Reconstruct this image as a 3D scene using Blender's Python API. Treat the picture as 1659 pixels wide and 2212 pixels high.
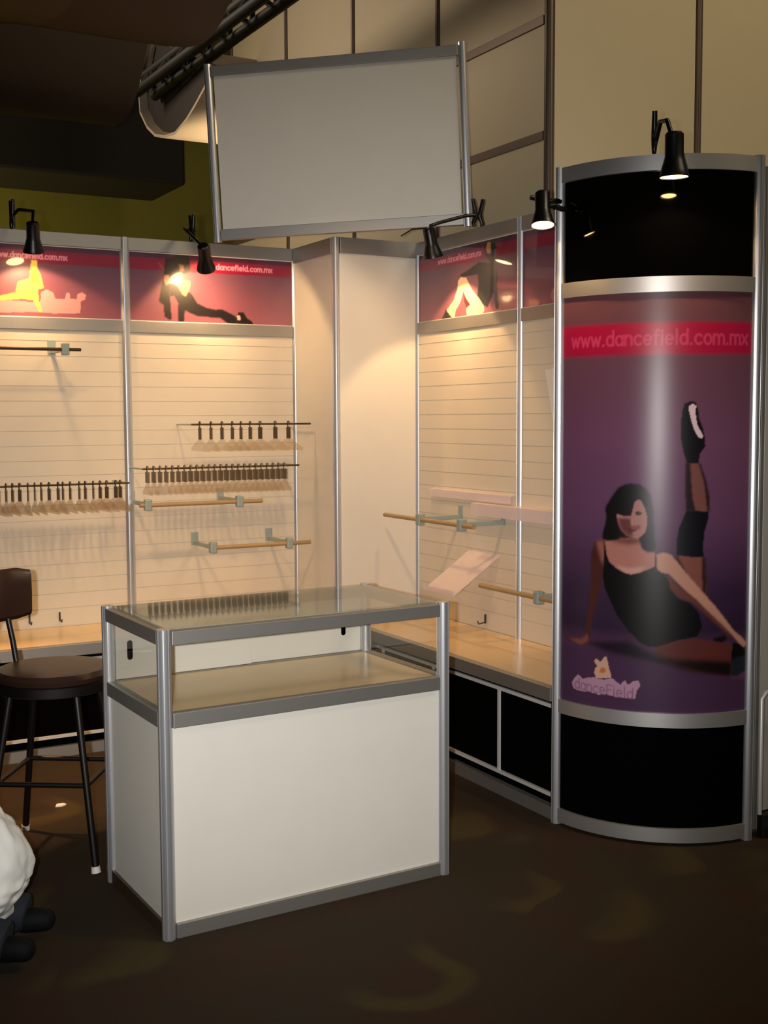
import bpy, bmesh, math, random
import numpy as np
from mathutils import Vector, Matrix
random.seed(4)
for o in list(bpy.data.objects): bpy.data.objects.remove(o)
SC=bpy.context.scene
COL=SC.collection
V=Vector

# ---------------- camera ----------------
CAM=V((-2.7775,-3.6178,1.578))
yaw,pitch,roll=.5078,-.0795,-.0047
F=V((math.sin(yaw)*math.cos(pitch),math.cos(yaw)*math.cos(pitch),math.sin(pitch)))
R0=V((math.cos(yaw),-math.sin(yaw),0)); U0=R0.cross(F)
RR=math.cos(roll)*R0+math.sin(roll)*U0; UU=-math.sin(roll)*R0+math.cos(roll)*U0
cd=bpy.data.cameras.new('camera'); co=bpy.data.objects.new('camera',cd); COL.objects.link(co)
cd.sensor_fit='HORIZONTAL'; cd.sensor_width=36; cd.lens=2557/1659*36; cd.clip_end=100; cd.clip_start=.05
M=Matrix((RR,UU,-F)).transposed().to_4x4(); M.translation=CAM; co.matrix_world=M
SC.camera=co

# ---------------- world, exposure, hall lights ----------------
w=bpy.data.worlds.new('hall_air'); SC.world=w; w.use_nodes=True
w.node_tree.nodes['Background'].inputs[0].default_value=(1,.75,.5,1)
w.node_tree.nodes['Background'].inputs[1].default_value=.012
SC.view_settings.view_transform='Standard'; SC.view_settings.look='None'
SC.view_settings.gamma=1; SC.view_settings.exposure=0; SC.view_settings.use_curve_mapping=False
def light(kind,name,loc,power,color,**k):
    l=bpy.data.lights.new(name,kind); l.energy=power; l.color=color
    for a,b in k.items(): setattr(l,a,b)
    o=bpy.data.objects.new(name,l); COL.objects.link(o); o.location=loc; return o
def aim(o,tgt): o.rotation_euler=(V(tgt)-o.location).to_track_quat('-Z','Y').to_euler()
# the camera's own flash, beside the lens (portrait grip)
FL=light('SPOT','camera_flash',CAM+RR*-.09+UU*.01,540,(1,.97,.94),shadow_soft_size=.02,spot_size=math.radians(60),spot_blend=1)
aim(FL,CAM+F*4-UU*.12-RR*.25)
# weak unseen hall lighting, assumed high above the aisle
a=light('AREA','unseen_hall_light',(2.2,-3.0,6.2),150,(1,.82,.55),shape='RECTANGLE',size=2,size_y=2)
aim(a,(1.6,1.4,3.4))
a=light('AREA','unseen_hall_light',(-3.6,5.6,5.3),17,(1,.80,.60),shape='RECTANGLE',size=1.5,size_y=1.5)  # unseen fill added to brighten the partition's left-facing panels
aim(a,(.8,3.0,3.5)); a.data.spread=math.radians(60)
a=light('AREA','unseen_hall_light',(-3.2,7.4,2.3),95,(1,.85,.35),shape='RECTANGLE',size=1.5,size_y=.6)  # unseen low light added to brighten the olive back wall
aim(a,(-1.5,9.4,2.6))
a=light('SPOT','unseen_uplight',(.7,3.9,2.8),70,(1,.78,.5),shadow_soft_size=.05,spot_size=math.radians(75),spot_blend=.5)  # unseen spot added behind the wall to light the trough sail's underside
aim(a,(.45,4.2,3.5))

for p_,t_,e_ in(((-1.0,.1,3.3),(.1,2.1,.6),112),((-2.0,.1,3.3),(-1.6,2.1,.6),92)):
    a=light('SPOT','unseen_warm_spot',p_,e_,(1,.60,.28),shadow_soft_size=.09,spot_size=math.radians(62),spot_blend=.6); aim(a,t_)  # unseen spots, assumed overhead for the warm light on the stand walls
a=light('SPOT','unseen_warm_spot',(-2.5,1.2,3.2),420,(1,.50,.2),shadow_soft_size=.08,spot_size=math.radians(30),spot_blend=.7); aim(a,(-1.75,1.45,0))  # unseen spot added for the orange pool of light by the stool

# ---------------- materials ----------------
def s2l(c): return tuple(((x/255)/12.92 if x/255<=.04045 else ((x/255+.055)/1.055)**2.4) for x in c)
MATS={}
def mat(name,col,rough=.5,metal=0,emit=None,es=0,bump=0,bscale=60,noise=0,nscale=8,spec=.5,coat=0,aniso=0):
    m=bpy.data.materials.new(name); m.use_nodes=True; nt=m.node_tree; b=nt.nodes['Principled BSDF']
    c=s2l(col)+(1,)
    b.inputs['Base Color'].default_value=c; b.inputs['Roughness'].default_value=rough; b.inputs['Metallic'].default_value=metal
    b.inputs['Specular IOR Level'].default_value=spec
    if coat: b.inputs['Coat Weight'].default_value=coat; b.inputs['Coat Roughness'].default_value=.06
    if aniso: b.inputs['Anisotropic'].default_value=aniso
    if emit: b.inputs['Emission Color'].default_value=s2l(emit)+(1,); b.inputs['Emission Strength'].default_value=es
    tc=nt.nodes.new('ShaderNodeTexCoord')
    n=nt.nodes.new('ShaderNodeTexNoise'); n.inputs['Scale'].default_value=nscale; n.inputs['Detail'].default_value=4
    nt.links.new(tc.outputs['Object'],n.inputs['Vector'])
    mx=nt.nodes.new('ShaderNodeMix'); mx.data_type='RGBA'; mx.inputs['A'].default_value=c
    k=max(noise,.03); mx.inputs['B'].default_value=tuple(x*(1-k*2) for x in c[:3])+(1,)
    nt.links.new(n.outputs['Fac'],mx.inputs['Factor']); nt.links.new(mx.outputs['Result'],b.inputs['Base Color'])
    if bump:
        n2=nt.nodes.new('ShaderNodeTexNoise'); n2.inputs['Scale'].default_value=bscale; n2.inputs['Detail'].default_value=3
        nt.links.new(tc.outputs['Object'],n2.inputs['Vector'])
        bp=nt.nodes.new('ShaderNodeBump'); bp.inputs['Strength'].default_value=bump; bp.inputs['Distance'].default_value=.01
        nt.links.new(n2.outputs['Fac'],bp.inputs['Height']); nt.links.new(bp.outputs['Normal'],b.inputs['Normal'])
    MATS[name]=m; return m
ALU=mat('anodised_aluminium',(215,216,220),.36,.82)
ALUF=mat('brushed_aluminium_flat',(168,165,160),.48,.8)
ALUP=mat('satin_curved_aluminium',(205,203,200),.4,.8)
WHITE=mat('white_laminate',(222,218,208),.45)
SLAT=mat('white_slatwall_melamine',(216,206,188),.35)
SHELF=mat('cream_melamine',(230,200,152),.25)
BLACKG=mat('gloss_black_laminate',(3,3,3),.05)
BLACK=mat('black_laminate',(2,2,2),.85,spec=.03)
LAMPB=mat('black_lamp_enamel',(10,9,9),.35)
BULB=mat('glowing_bulb',(255,240,210),.5,emit=(255,205,140),es=40)
PLASG=mat('pale_grey_green_plastic',(150,165,158),.4)
WOODB=mat('birch_rail',(178,148,104),.45,noise=.12)
BRONZE=mat('bronze_rail',(88,72,52),.35,.6)
CHROME=mat('satin_chrome',(225,225,222),.35,.3)
SEAT=mat('brown_vinyl',(46,28,22),.35)
STOOLB=mat('black_stool_enamel',(12,9,9),.4)
FEET=mat('white_plastic_foot',(225,220,215),.5)
HOOK=mat('dark_steel_hook',(70,58,48),.5,.3)
HOOKL=mat('grey_brown_plastic_hook',(112,96,78),.5)
NWALL=mat('grey_stand_panel',(168,164,160),.6)
PWALL=mat('partition_panel_grey',(206,192,160),.6)
PFRAME=mat('partition_frame',(104,88,78),.5,.4)  # partition frames are aluminium, their shade put into this darker colour
GREEN=mat('olive_wall_paint',(120,112,40),.8)
SOFFIT=mat('dark_soffit',(40,32,26),.8)
SAILC=mat('lightened_sail_board',(205,186,158),.7)  # lighter copy of the sail board, strong light put into its colour
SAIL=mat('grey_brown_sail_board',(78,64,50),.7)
TRUSS=mat('black_truss',(10,9,9),.6)
SHIRT=mat('white_cotton',(240,242,240),.8,bump=.9,bscale=9)
JEANS=mat('navy_denim',(26,32,46),.85,noise=.2,nscale=40)
SKIN=mat('skin',(205,160,130),.55)
HAIR=mat('dark_hair',(22,16,14),.6)
SHOE=mat('black_shoe_leather',(9,9,12),.75,spec=.2)
PAPER=mat('white_paper',(236,230,222),.7)
PINKP=mat('pink_white_laminate',(214,186,200),.5)
def trans(name,tint,fac,rough,base=(230,230,225),diff=0.0):
    m=bpy.data.materials.new(name); m.use_nodes=True; nt=m.node_tree; nt.nodes.clear()
    out=nt.nodes.new('ShaderNodeOutputMaterial'); t=nt.nodes.new('ShaderNodeBsdfTransparent'); t.inputs[0].default_value=tint+(1,)
    g=nt.nodes.new('ShaderNodeBsdfGlossy'); g.inputs['Roughness'].default_value=rough
    fr=nt.nodes.new('ShaderNodeFresnel'); ge=nt.nodes.new('ShaderNodeNewGeometry'); mi=nt.nodes.new('ShaderNodeMix')
    mi.inputs['A'].default_value=fac; mi.inputs['B'].default_value=1/fac; nt.links.new(ge.outputs['Backfacing'],mi.inputs['Factor']); nt.links.new(mi.outputs['Result'],fr.inputs[0])
    mx=nt.nodes.new('ShaderNodeMixShader'); nt.links.new(fr.outputs[0],mx.inputs[0]); nt.links.new(t.outputs[0],mx.inputs[1]); nt.links.new(g.outputs[0],mx.inputs[2])
    last=mx
    if diff:
        d=nt.nodes.new('ShaderNodeBsdfDiffuse'); d.inputs[0].default_value=s2l(base)+(1,)
        m2=nt.nodes.new('ShaderNodeMixShader'); m2.inputs[0].default_value=diff
        nt.links.new(mx.outputs[0],m2.inputs[1]); nt.links.new(d.outputs[0],m2.inputs[2]); last=m2
    nt.links.new(last.outputs[0],out.inputs[0]); MATS[name]=m; return m
GLASS=trans('clear_glass',(.985,.99,.985),1.45,.03)
TOPGL=trans('counter_top_glass',(.93,.97,.95),1.6,.04,(200,205,190),.08)
FROST=trans('frosted_plastic',(.95,.93,.93),1.4,.25,(250,236,240),.45)
CLEARP=trans('clear_plastic',(.97,.95,.92),1.4,.15,(226,206,184),.14)
GREYP=trans('smoky_plastic',(.8,.76,.7),1.4,.2,(120,100,78),.55)
def vcmat(name,rough,coat):
    m=bpy.data.materials.new(name); m.use_nodes=True; nt=m.node_tree; b=nt.nodes['Principled BSDF']
    at=nt.nodes.new('ShaderNodeAttribute'); at.attribute_name='print'
    nt.links.new(at.outputs['Color'],b.inputs['Base Color']); b.inputs['Roughness'].default_value=rough
    b.inputs['Coat Weight'].default_value=coat; b.inputs['Coat Roughness'].default_value=.05
    return m
POSTER=vcmat('satin_printed_vinyl',.34,.0); POSTER.node_tree.nodes['Principled BSDF'].inputs['Specular IOR Level'].default_value=.42
HPRINT=vcmat('gloss_printed_board',.45,1.0)
def carpet():
    m=bpy.data.materials.new('patterned_carpet'); m.use_nodes=True; nt=m.node_tree; N=nt.nodes; Lk=nt.links; b=N['Principled BSDF']
    b.inputs['Roughness'].default_value=.95; b.inputs['Specular IOR Level'].default_value=.1
    tc=N.new('ShaderNodeTexCoord'); ns=N.new('ShaderNodeTexNoise'); ns.inputs['Scale'].default_value=1.2
    Lk.new(tc.outputs['Object'],ns.inputs['Vector'])
    mv=N.new('ShaderNodeMix'); mv.data_type='RGBA'; mv.blend_type='LINEAR_LIGHT'; mv.inputs['Factor'].default_value=.25
    Lk.new(tc.outputs['Object'],mv.inputs['A']); Lk.new(ns.outputs['Color'],mv.inputs['B'])
    vo=N.new('ShaderNodeTexVoronoi'); vo.inputs['Scale'].default_value=1.9; vo.inputs['Randomness'].default_value=.75
    Lk.new(mv.outputs['Result'],vo.inputs['Vector'])
    r=N.new('ShaderNodeValToRGB'); e=r.color_ramp.elements
    e[0].position=.30; e[0].color=(0,0,0,1); e[1].position=.36; e[1].color=(1,1,1,1)
    x=e.new(.44); x.color=(1,1,1,1); x=e.new(.50); x.color=(0,0,0,1)
    Lk.new(vo.outputs['Distance'],r.inputs[0])
    # crescent mask: lower half of each medallion
    sub=N.new('ShaderNodeVectorMath'); sub.operation='SUBTRACT'; Lk.new(mv.outputs['Result'],sub.inputs[0]); Lk.new(vo.outputs['Position'],sub.inputs[1])
    dt=N.new('ShaderNodeVectorMath'); dt.operation='DOT_PRODUCT'; dt.inputs[1].default_value=(.55,-.83,0); Lk.new(sub.outputs[0],dt.inputs[0])
    mr=N.new('ShaderNodeMapRange'); mr.inputs['From Min'].default_value=-.02; mr.inputs['From Max'].default_value=.08; Lk.new(dt.outputs['Value'],mr.inputs['Value'])
    mm=N.new('ShaderNodeMath'); mm.operation='MULTIPLY'; Lk.new(r.outputs[0],mm.inputs[0]); Lk.new(mr.outputs[0],mm.inputs[1])
    n2=N.new('ShaderNodeTexNoise'); n2.inputs['Scale'].default_value=2.2; Lk.new(tc.outputs['Object'],n2.inputs['Vector'])
    c1=N.new('ShaderNodeMix'); c1.data_type='RGBA'; c1.inputs['A'].default_value=s2l((52,45,35))+(1,); c1.inputs['B'].default_value=s2l((56,42,33))+(1,)
    mr2=N.new('ShaderNodeMapRange'); mr2.inputs['From Min'].default_value=.45; mr2.inputs['From Max'].default_value=.6; Lk.new(n2.outputs['Fac'],mr2.inputs['Value']); Lk.new(mr2.outputs[0],c1.inputs['Factor'])
    c2=N.new('ShaderNodeMix'); c2.data_type='RGBA'; c2.inputs['B'].default_value=s2l((66,57,36))+(1,)
    Lk.new(mm.outputs[0],c2.inputs['Factor']); Lk.new(c1.outputs['Result'],c2.inputs['A']); Lk.new(c2.outputs['Result'],b.inputs['Base Color'])
    n3=N.new('ShaderNodeTexNoise'); n3.inputs['Scale'].default_value=260; Lk.new(tc.outputs['Object'],n3.inputs['Vector'])
    bp=N.new('ShaderNodeBump'); bp.inputs['Strength'].default_value=.5; bp.inputs['Distance'].default_value=.004; Lk.new(n3.outputs['Fac'],bp.inputs['Height']); Lk.new(bp.outputs[0],b.inputs['Normal'])
    return m
CARPET=carpet()

# ---------------- helpers ----------------
class MB:
    def __init__(s,T=None): s.bm=bmesh.new(); s.T=T or Matrix.Identity(4)
    def v(s,p): return s.bm.verts.new(s.T@V(p))
    def box(s,a,b,bev=0):
        x0,y0,z0=a; x1,y1,z1=b
        if bev<=0:
            vs=[s.v(p) for p in((x0,y0,z0),(x1,y0,z0),(x1,y1,z0),(x0,y1,z0),(x0,y0,z1),(x1,y0,z1),(x1,y1,z1),(x0,y1,z1))]
            for f in((0,3,2,1),(4,5,6,7),(0,1,5,4),(1,2,6,5),(2,3,7,6),(3,0,4,7)): s.bm.faces.new([vs[i] for i in f])
        else:
            t=bmesh.new(); bmesh.ops.create_cube(t,size=1)
            bmesh.ops.transform(t,matrix=Matrix.Translation(((x0+x1)/2,(y0+y1)/2,(z0+z1)/2))@Matrix.Diagonal((abs(x1-x0),abs(y1-y0),abs(z1-z0),1)),verts=t.verts)
            bmesh.ops.bevel(t,geom=t.edges,offset=bev,segments=2,affect='EDGES',profile=.5)
            s.merge(t)
        return s
    def merge(s,t,X=None):
        X=s.T@(X or Matrix.Identity(4)); mp={}
        for v_ in t.verts: mp[v_]=s.bm.verts.new(X@v_.co)
        for f in t.faces:
            n=s.bm.faces.new([mp[q] for q in f.verts]); n.material_index=f.material_index
        t.free(); return s
    def tube(s,pts,r,seg=12,caps=True):
        pts=[V(p) for p in pts]; n=len(pts); rs=r if isinstance(r,(list,tuple)) else [r]*n
        rings=[]; up=None
        for i,p in enumerate(pts):
            d=(pts[min(i+1,n-1)]-pts[max(i-1,0)]).normalized()
            if up is None: up=d.orthogonal().normalized()
            up=(up-d*up.dot(d)).normalized(); sd=d.cross(up)
            rings.append([s.v(p+(up*math.cos(2*math.pi*k/seg)+sd*math.sin(2*math.pi*k/seg))*rs[i]) for k in range(seg)])
        for a,b in zip(rings,rings[1:]):
            for k in range(seg): s.bm.faces.new((a[k],a[(k+1)%seg],b[(k+1)%seg],b[k]))
        if caps: s.bm.faces.new(rings[0][::-1]); s.bm.faces.new(rings[-1])
        return s
    def lathe(s,prof,X=None,seg=28,closed=False):
        X=X or Matrix.Identity(4); rings=[]
        for r,z in prof:
            rings.append([s.v(X@V((r*math.cos(2*math.pi*k/seg),r*math.sin(2*math.pi*k/seg),z))) for k in range(seg)])
        rr=rings+([rings[0]] if closed else [])
        for a,b in zip(rr,rr[1:]):
            for k in range(seg): s.bm.faces.new((a[k],a[(k+1)%seg],b[(k+1)%seg],b[k]))
        if not closed:
            s.bm.faces.new(rings[0][::-1]); s.bm.faces.new(rings[-1])
        return s
    def prism(s,pts,a,b):
        """closed loop of 3-D points pts extruded by vector b-a"""
        d=V(b)-V(a); A=[s.v(V(p)+V(a)) for p in pts]; B=[s.v(V(p)+V(b)) for p in pts]; n=len(A)
        for i in range(n): s.bm.faces.new((A[i],A[(i+1)%n],B[(i+1)%n],B[i]))
        s.bm.faces.new(A[::-1]); s.bm.faces.new(B); return s
    def build(s,name,m,parent=None,smooth=False,loc=None):
        bmesh.ops.remove_doubles(s.bm,verts=s.bm.verts,dist=1e-6)
        bmesh.ops.recalc_face_normals(s.bm,faces=s.bm.faces)
        me=bpy.data.meshes.new(name); s.bm.to_mesh(me); s.bm.free(); me.materials.append(m)
        if smooth:
            for p in me.polygons: p.use_smooth=True
            try: me.set_sharp_from_angle(angle=math.radians(40))
            except Exception: pass
        o=bpy.data.objects.new(name,me); COL.objects.link(o)
        if parent is not None:
            o.parent=parent
            q=parent; off=V((0,0,0))
            me.transform(world_of(parent).inverted())
        return o
def world_of(o):
    m=Matrix.Translation(o.location)@o.rotation_euler.to_matrix().to_4x4()
    return world_of(o.parent)@m if o.parent else m
def thing(name,label,cat,loc=(0,0,0),rz=0,group=None):
    o=bpy.data.objects.new(name,None); COL.objects.link(o); o.location=loc; o.rotation_euler=(0,0,rz); o.empty_display_size=.05
    o['label']=label; o['category']=cat
    if group:o['group']=group
    return o
def tag(o,label,cat,group=None,kind=None):
    o['label']=label; o['category']=cat
    if group:o['group']=group
    if kind:o['kind']=kind
    return o
def struct(o): o['kind']='structure'; return o
def recenter(o,p):
    """move a top-level mesh object's origin to p"""
    o.data.transform(Matrix.Translation(-V(p))); o.location=p; return o

def post_bm(x,y,z0,z1,r=.02,T=None,ph=.39):
    """eight-grooved exhibition post"""
    b=MB(T); pts=[]
    for k in range(8):
        a=2*math.pi*k/8+ph
        for da,rr in((-.34,r),(-.10,r),(-.07,r-.003),(.07,r-.003),(.10,r)):
            pts.append((x+rr*math.cos(a+da),y+rr*math.sin(a+da),0))
    b.prism(pts,(0,0,z0),(0,0,z1)); return b
LP=[18,18,30,8,10]
ART={
'poster':[((70,44,72),12,[(0.01,0.718),(0.133,0.719),(0.227,0.714),(0.391,0.684),(0.55,0.644),(0.798,0.609),(0.803,0.412),(0.014,0.369)]),((28,18,30),14,[(0.133,0.736),(0.316,0.755),(0.422,0.707),(0.706,0.637),(0.55,0.647),(0.391,0.684),(0.227,0.709)]),((16,11,14),5,[(0.317,1.336),(0.349,1.334),(0.378,1.315),(0.394,1.286),(0.402,1.238),(0.405,1.185),(0.407,1.132),(0.409,1.105),(0.399,1.089),(0.381,1.085),(0.36,1.098),(0.349,1.125),(0.333,1.129),(0.29,1.128),(0.279,1.122),(0.245,1.123),(0.213,1.129),(0.213,1.146),(0.222,1.179),(0.226,1.211),(0.222,1.244),(0.235,1.266),(0.252,1.293),(0.271,1.318),(0.293,1.331)]),((74,34,32),5,[(0.183,1.117),(0.201,1.126),(0.222,1.119),(0.229,1.07),(0.217,1.015),(0.212,0.96),(0.195,0.904),(0.18,0.847),(0.168,0.79),(0.159,0.734),(0.126,0.717),(0.098,0.723),(0.048,0.732),(0.06,0.742),(0.126,0.747),(0.144,0.765),(0.148,0.81),(0.157,0.872),(0.166,0.956),(0.164,1.038),(0.168,1.083)]),((150,92,80),10,[(0.186,1.117),(0.204,1.123),(0.223,1.116),(0.226,1.065),(0.214,1.031),(0.199,1.079)]),((125,72,62),7,[(0.06,0.738),(0.126,0.744),(0.155,0.767),(0.156,0.739),(0.126,0.721),(0.098,0.726)]),((176,116,104),4,[(0.282,1.133),(0.354,1.138),(0.365,1.098),(0.41,1.083),(0.41,1.035),(0.382,1.021),(0.356,1.009),(0.324,1.001),(0.297,1.007),(0.269,1.021),(0.24,1.044),(0.229,1.07),(0.222,1.119),(0.245,1.124)]),((105,52,46),12,[(0.284,1.133),(0.354,1.138),(0.354,1.119),(0.312,1.112),(0.245,1.12)]),((200,150,138),8,[(0.269,1.035),(0.313,1.024),(0.376,1.034),(0.356,1.011),(0.324,1.003),(0.297,1.008)]),((16,11,14),6,[(0.349,1.151),(0.385,1.152),(0.407,1.132),(0.409,1.105),(0.399,1.089),(0.381,1.085),(0.363,1.098),(0.352,1.125)]),((16,11,14),6,[(0.222,1.179),(0.273,1.17),(0.279,1.127),(0.245,1.123),(0.213,1.129)]),((172,120,114),3,[(0.346,1.278),(0.358,1.272),(0.37,1.248),(0.379,1.216),(0.379,1.184),(0.372,1.157),(0.359,1.144),(0.344,1.134),(0.328,1.137),(0.303,1.147),(0.284,1.165),(0.273,1.192),(0.266,1.224),(0.294,1.217),(0.321,1.217),(0.327,1.247),(0.334,1.269)]),((104,52,52),8,[(0.27,1.208),(0.32,1.209),(0.326,1.183),(0.329,1.137),(0.303,1.147),(0.284,1.165)]),((16,11,14),4,[(0.266,1.261),(0.331,1.266),(0.326,1.242),(0.32,1.221),(0.3,1.215),(0.278,1.221),(0.261,1.226)]),((70,34,34),3,[(0.334,1.23),(0.342,1.235),(0.356,1.233),(0.361,1.227),(0.353,1.221),(0.342,1.22)]),((140,72,72),5,[(0.324,1.18),(0.354,1.184),(0.354,1.17),(0.327,1.164)]),((96,38,38),3,[(0.303,1.176),(0.317,1.172),(0.333,1.167),(0.342,1.168),(0.333,1.159),(0.317,1.158)]),((190,136,126),5,[(0.321,1.209),(0.328,1.204),(0.327,1.183),(0.322,1.18)]),((122,74,68),4,[(0.515,1.41),(0.558,1.41),(0.578,1.365),(0.593,1.318),(0.599,1.28),(0.598,1.235),(0.516,1.239),(0.513,1.292),(0.513,1.344)]),((34,18,24),5,[(0.511,1.413),(0.529,1.408),(0.533,1.344),(0.539,1.281),(0.551,1.236),(0.516,1.236),(0.512,1.292)]),((40,20,26),5,[(0.558,1.41),(0.565,1.41),(0.589,1.344),(0.602,1.28),(0.6,1.235),(0.593,1.238),(0.581,1.333)]),((128,76,66),5,[(0.481,1.077),(0.583,1.071),(0.589,1.025),(0.594,0.972),(0.594,0.933),(0.561,0.956),(0.517,1.015),(0.485,1.058)]),((46,22,26),6,[(0.576,1.071),(0.589,1.071),(0.596,0.972),(0.594,0.929),(0.58,0.945)]),((50,24,28),6,[(0.481,1.077),(0.49,1.074),(0.523,1.005),(0.512,1.01),(0.482,1.058)]),((11,9,17),3,[(0.516,1.239),(0.6,1.235),(0.597,1.206),(0.584,1.159),(0.58,1.105),(0.583,1.071),(0.543,1.07),(0.485,1.077),(0.484,1.133),(0.491,1.175),(0.506,1.212)]),((11,8,14),3,[(0.505,1.623),(0.526,1.633),(0.544,1.628),(0.553,1.607),(0.558,1.57),(0.573,1.534),(0.581,1.497),(0.582,1.47),(0.563,1.444),(0.558,1.41),(0.516,1.41),(0.503,1.45),(0.493,1.502),(0.492,1.555),(0.498,1.602)]),((224,196,206),2,[(0.521,1.615),(0.534,1.623),(0.546,1.615),(0.545,1.586),(0.551,1.549),(0.573,1.507),(0.57,1.499),(0.557,1.502),(0.541,1.528),(0.529,1.565),(0.521,1.597)]),((92,44,40),6,[(0.411,0.745),(0.468,0.763),(0.548,0.773),(0.619,0.761),(0.704,0.746),(0.711,0.707),(0.703,0.642),(0.7,0.626),(0.605,0.64),(0.523,0.658),(0.47,0.676),(0.422,0.707)]),((22,12,15),12,[(0.407,0.723),(0.443,0.703),(0.496,0.695),(0.604,0.691),(0.705,0.68),(0.701,0.624),(0.605,0.64),(0.496,0.665),(0.433,0.694)]),((20,14,18),5,[(0.625,0.772),(0.672,0.779),(0.684,0.768),(0.66,0.753),(0.625,0.761)]),((9,8,10),3,[(0.222,1.119),(0.23,1.07),(0.24,1.044),(0.269,1.021),(0.297,1.007),(0.324,1.001),(0.356,1.009),(0.382,1.021),(0.408,1.033),(0.408,1.086),(0.413,1.086),(0.416,1.025),(0.439,1.012),(0.455,0.988),(0.466,0.951),(0.492,0.919),(0.535,0.903),(0.568,0.865),(0.582,0.816),(0.564,0.779),(0.495,0.766),(0.422,0.74),(0.391,0.738),(0.359,0.753),(0.316,0.793),(0.271,0.85),(0.242,0.908),(0.224,0.945),(0.215,0.988),(0.22,1.043),(0.221,1.119)]),((188,136,116),4,[(0.413,1.078),(0.438,1.087),(0.464,1.079),(0.485,1.055),(0.517,1.015),(0.55,0.978),(0.588,0.934),(0.629,0.89),(0.671,0.84),(0.709,0.794),(0.743,0.77),(0.768,0.746),(0.758,0.728),(0.73,0.749),(0.703,0.778),(0.659,0.813),(0.601,0.87),(0.551,0.919),(0.513,0.951),(0.481,0.983),(0.455,1.01),(0.434,1.012),(0.417,1.025)]),((104,56,46),7,[(0.455,1.007),(0.492,0.967),(0.551,0.919),(0.601,0.872),(0.659,0.822),(0.703,0.778),(0.7,0.77),(0.653,0.808),(0.595,0.859),(0.545,0.903),(0.492,0.924),(0.466,0.956)]),((14,12,16),4,[(0.704,0.749),(0.73,0.747),(0.758,0.726),(0.776,0.712),(0.777,0.674),(0.699,0.681)]),((30,36,42),5,[(0.7,0.689),(0.776,0.702),(0.778,0.647),(0.726,0.624),(0.699,0.626)]),((178,136,160),2,[(0.082,0.569),(0.09,0.583),(0.112,0.606),(0.125,0.6),(0.13,0.591),(0.161,0.602),(0.187,0.604),(0.224,0.601),(0.257,0.611),(0.274,0.598),(0.291,0.589),(0.295,0.6),(0.306,0.607),(0.316,0.592),(0.325,0.597),(0.337,0.608),(0.353,0.61),(0.362,0.6),(0.359,0.585),(0.351,0.576),(0.344,0.542),(0.321,0.54),(0.268,0.543),(0.236,0.547),(0.206,0.542),(0.178,0.545),(0.164,0.548),(0.136,0.544),(0.107,0.545),(0.088,0.55)]),((206,160,140),2,[(0.184,0.67),(0.193,0.677),(0.203,0.672),(0.205,0.666),(0.219,0.676),(0.223,0.687),(0.234,0.688),(0.239,0.672),(0.243,0.652),(0.25,0.631),(0.254,0.611),(0.192,0.603),(0.184,0.623),(0.187,0.638),(0.196,0.65),(0.186,0.662)]),((190,112,50),4,[(0.214,0.646),(0.228,0.648),(0.232,0.633),(0.221,0.624),(0.205,0.628)])],
'poster_text':[(0.078,1.845),(0.74,1.838),(0.422,1.862),(0.423,1.838)],
'logo_text':[[(0.097,0.574),(0.337,0.56)]],
'hL2':[((20,10,12),4,[(-0.737,2.406),(-0.688,2.418),(-0.683,2.432),(-0.658,2.448),(-0.629,2.45),(-0.612,2.432),(-0.603,2.391),(-0.599,2.354),(-0.616,2.339),(-0.646,2.328),(-0.686,2.294),(-0.705,2.279),(-0.716,2.224),(-0.712,2.164),(-0.708,2.095),(-0.719,2.09),(-0.747,2.107),(-0.751,2.167),(-0.777,2.184),(-0.764,2.249),(-0.748,2.314),(-0.743,2.36)]),((200,120,96),3,[(-0.744,2.323),(-0.719,2.322),(-0.719,2.279),(-0.735,2.269),(-0.747,2.296)]),((20,10,12),4,[(-0.71,2.288),(-0.681,2.281),(-0.648,2.227),(-0.613,2.242),(-0.594,2.229),(-0.565,2.184),(-0.516,2.163),(-0.466,2.155),(-0.425,2.157),(-0.385,2.14),(-0.349,2.122),(-0.345,2.084),(-0.386,2.078),(-0.416,2.096),(-0.436,2.11),(-0.517,2.114),(-0.566,2.116),(-0.606,2.131),(-0.635,2.144),(-0.641,2.079),(-0.675,2.078),(-0.671,2.18),(-0.692,2.216),(-0.716,2.214)]),((225,160,110),4,[(-0.691,2.28),(-0.661,2.3),(-0.603,2.296),(-0.603,2.275),(-0.613,2.247),(-0.629,2.218),(-0.646,2.227),(-0.667,2.263)]),((150,90,80),4,[(-0.665,2.383),(-0.64,2.379),(-0.636,2.352),(-0.656,2.342)]),((20,10,12),3,[(-0.334,2.146),(-0.303,2.145),(-0.283,2.115),(-0.257,2.102),(-0.247,2.083),(-0.288,2.079),(-0.335,2.082),(-0.355,2.098)]),((235,180,160),3,[(-0.344,2.127),(-0.326,2.128),(-0.321,2.104),(-0.339,2.104)])],
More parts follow.
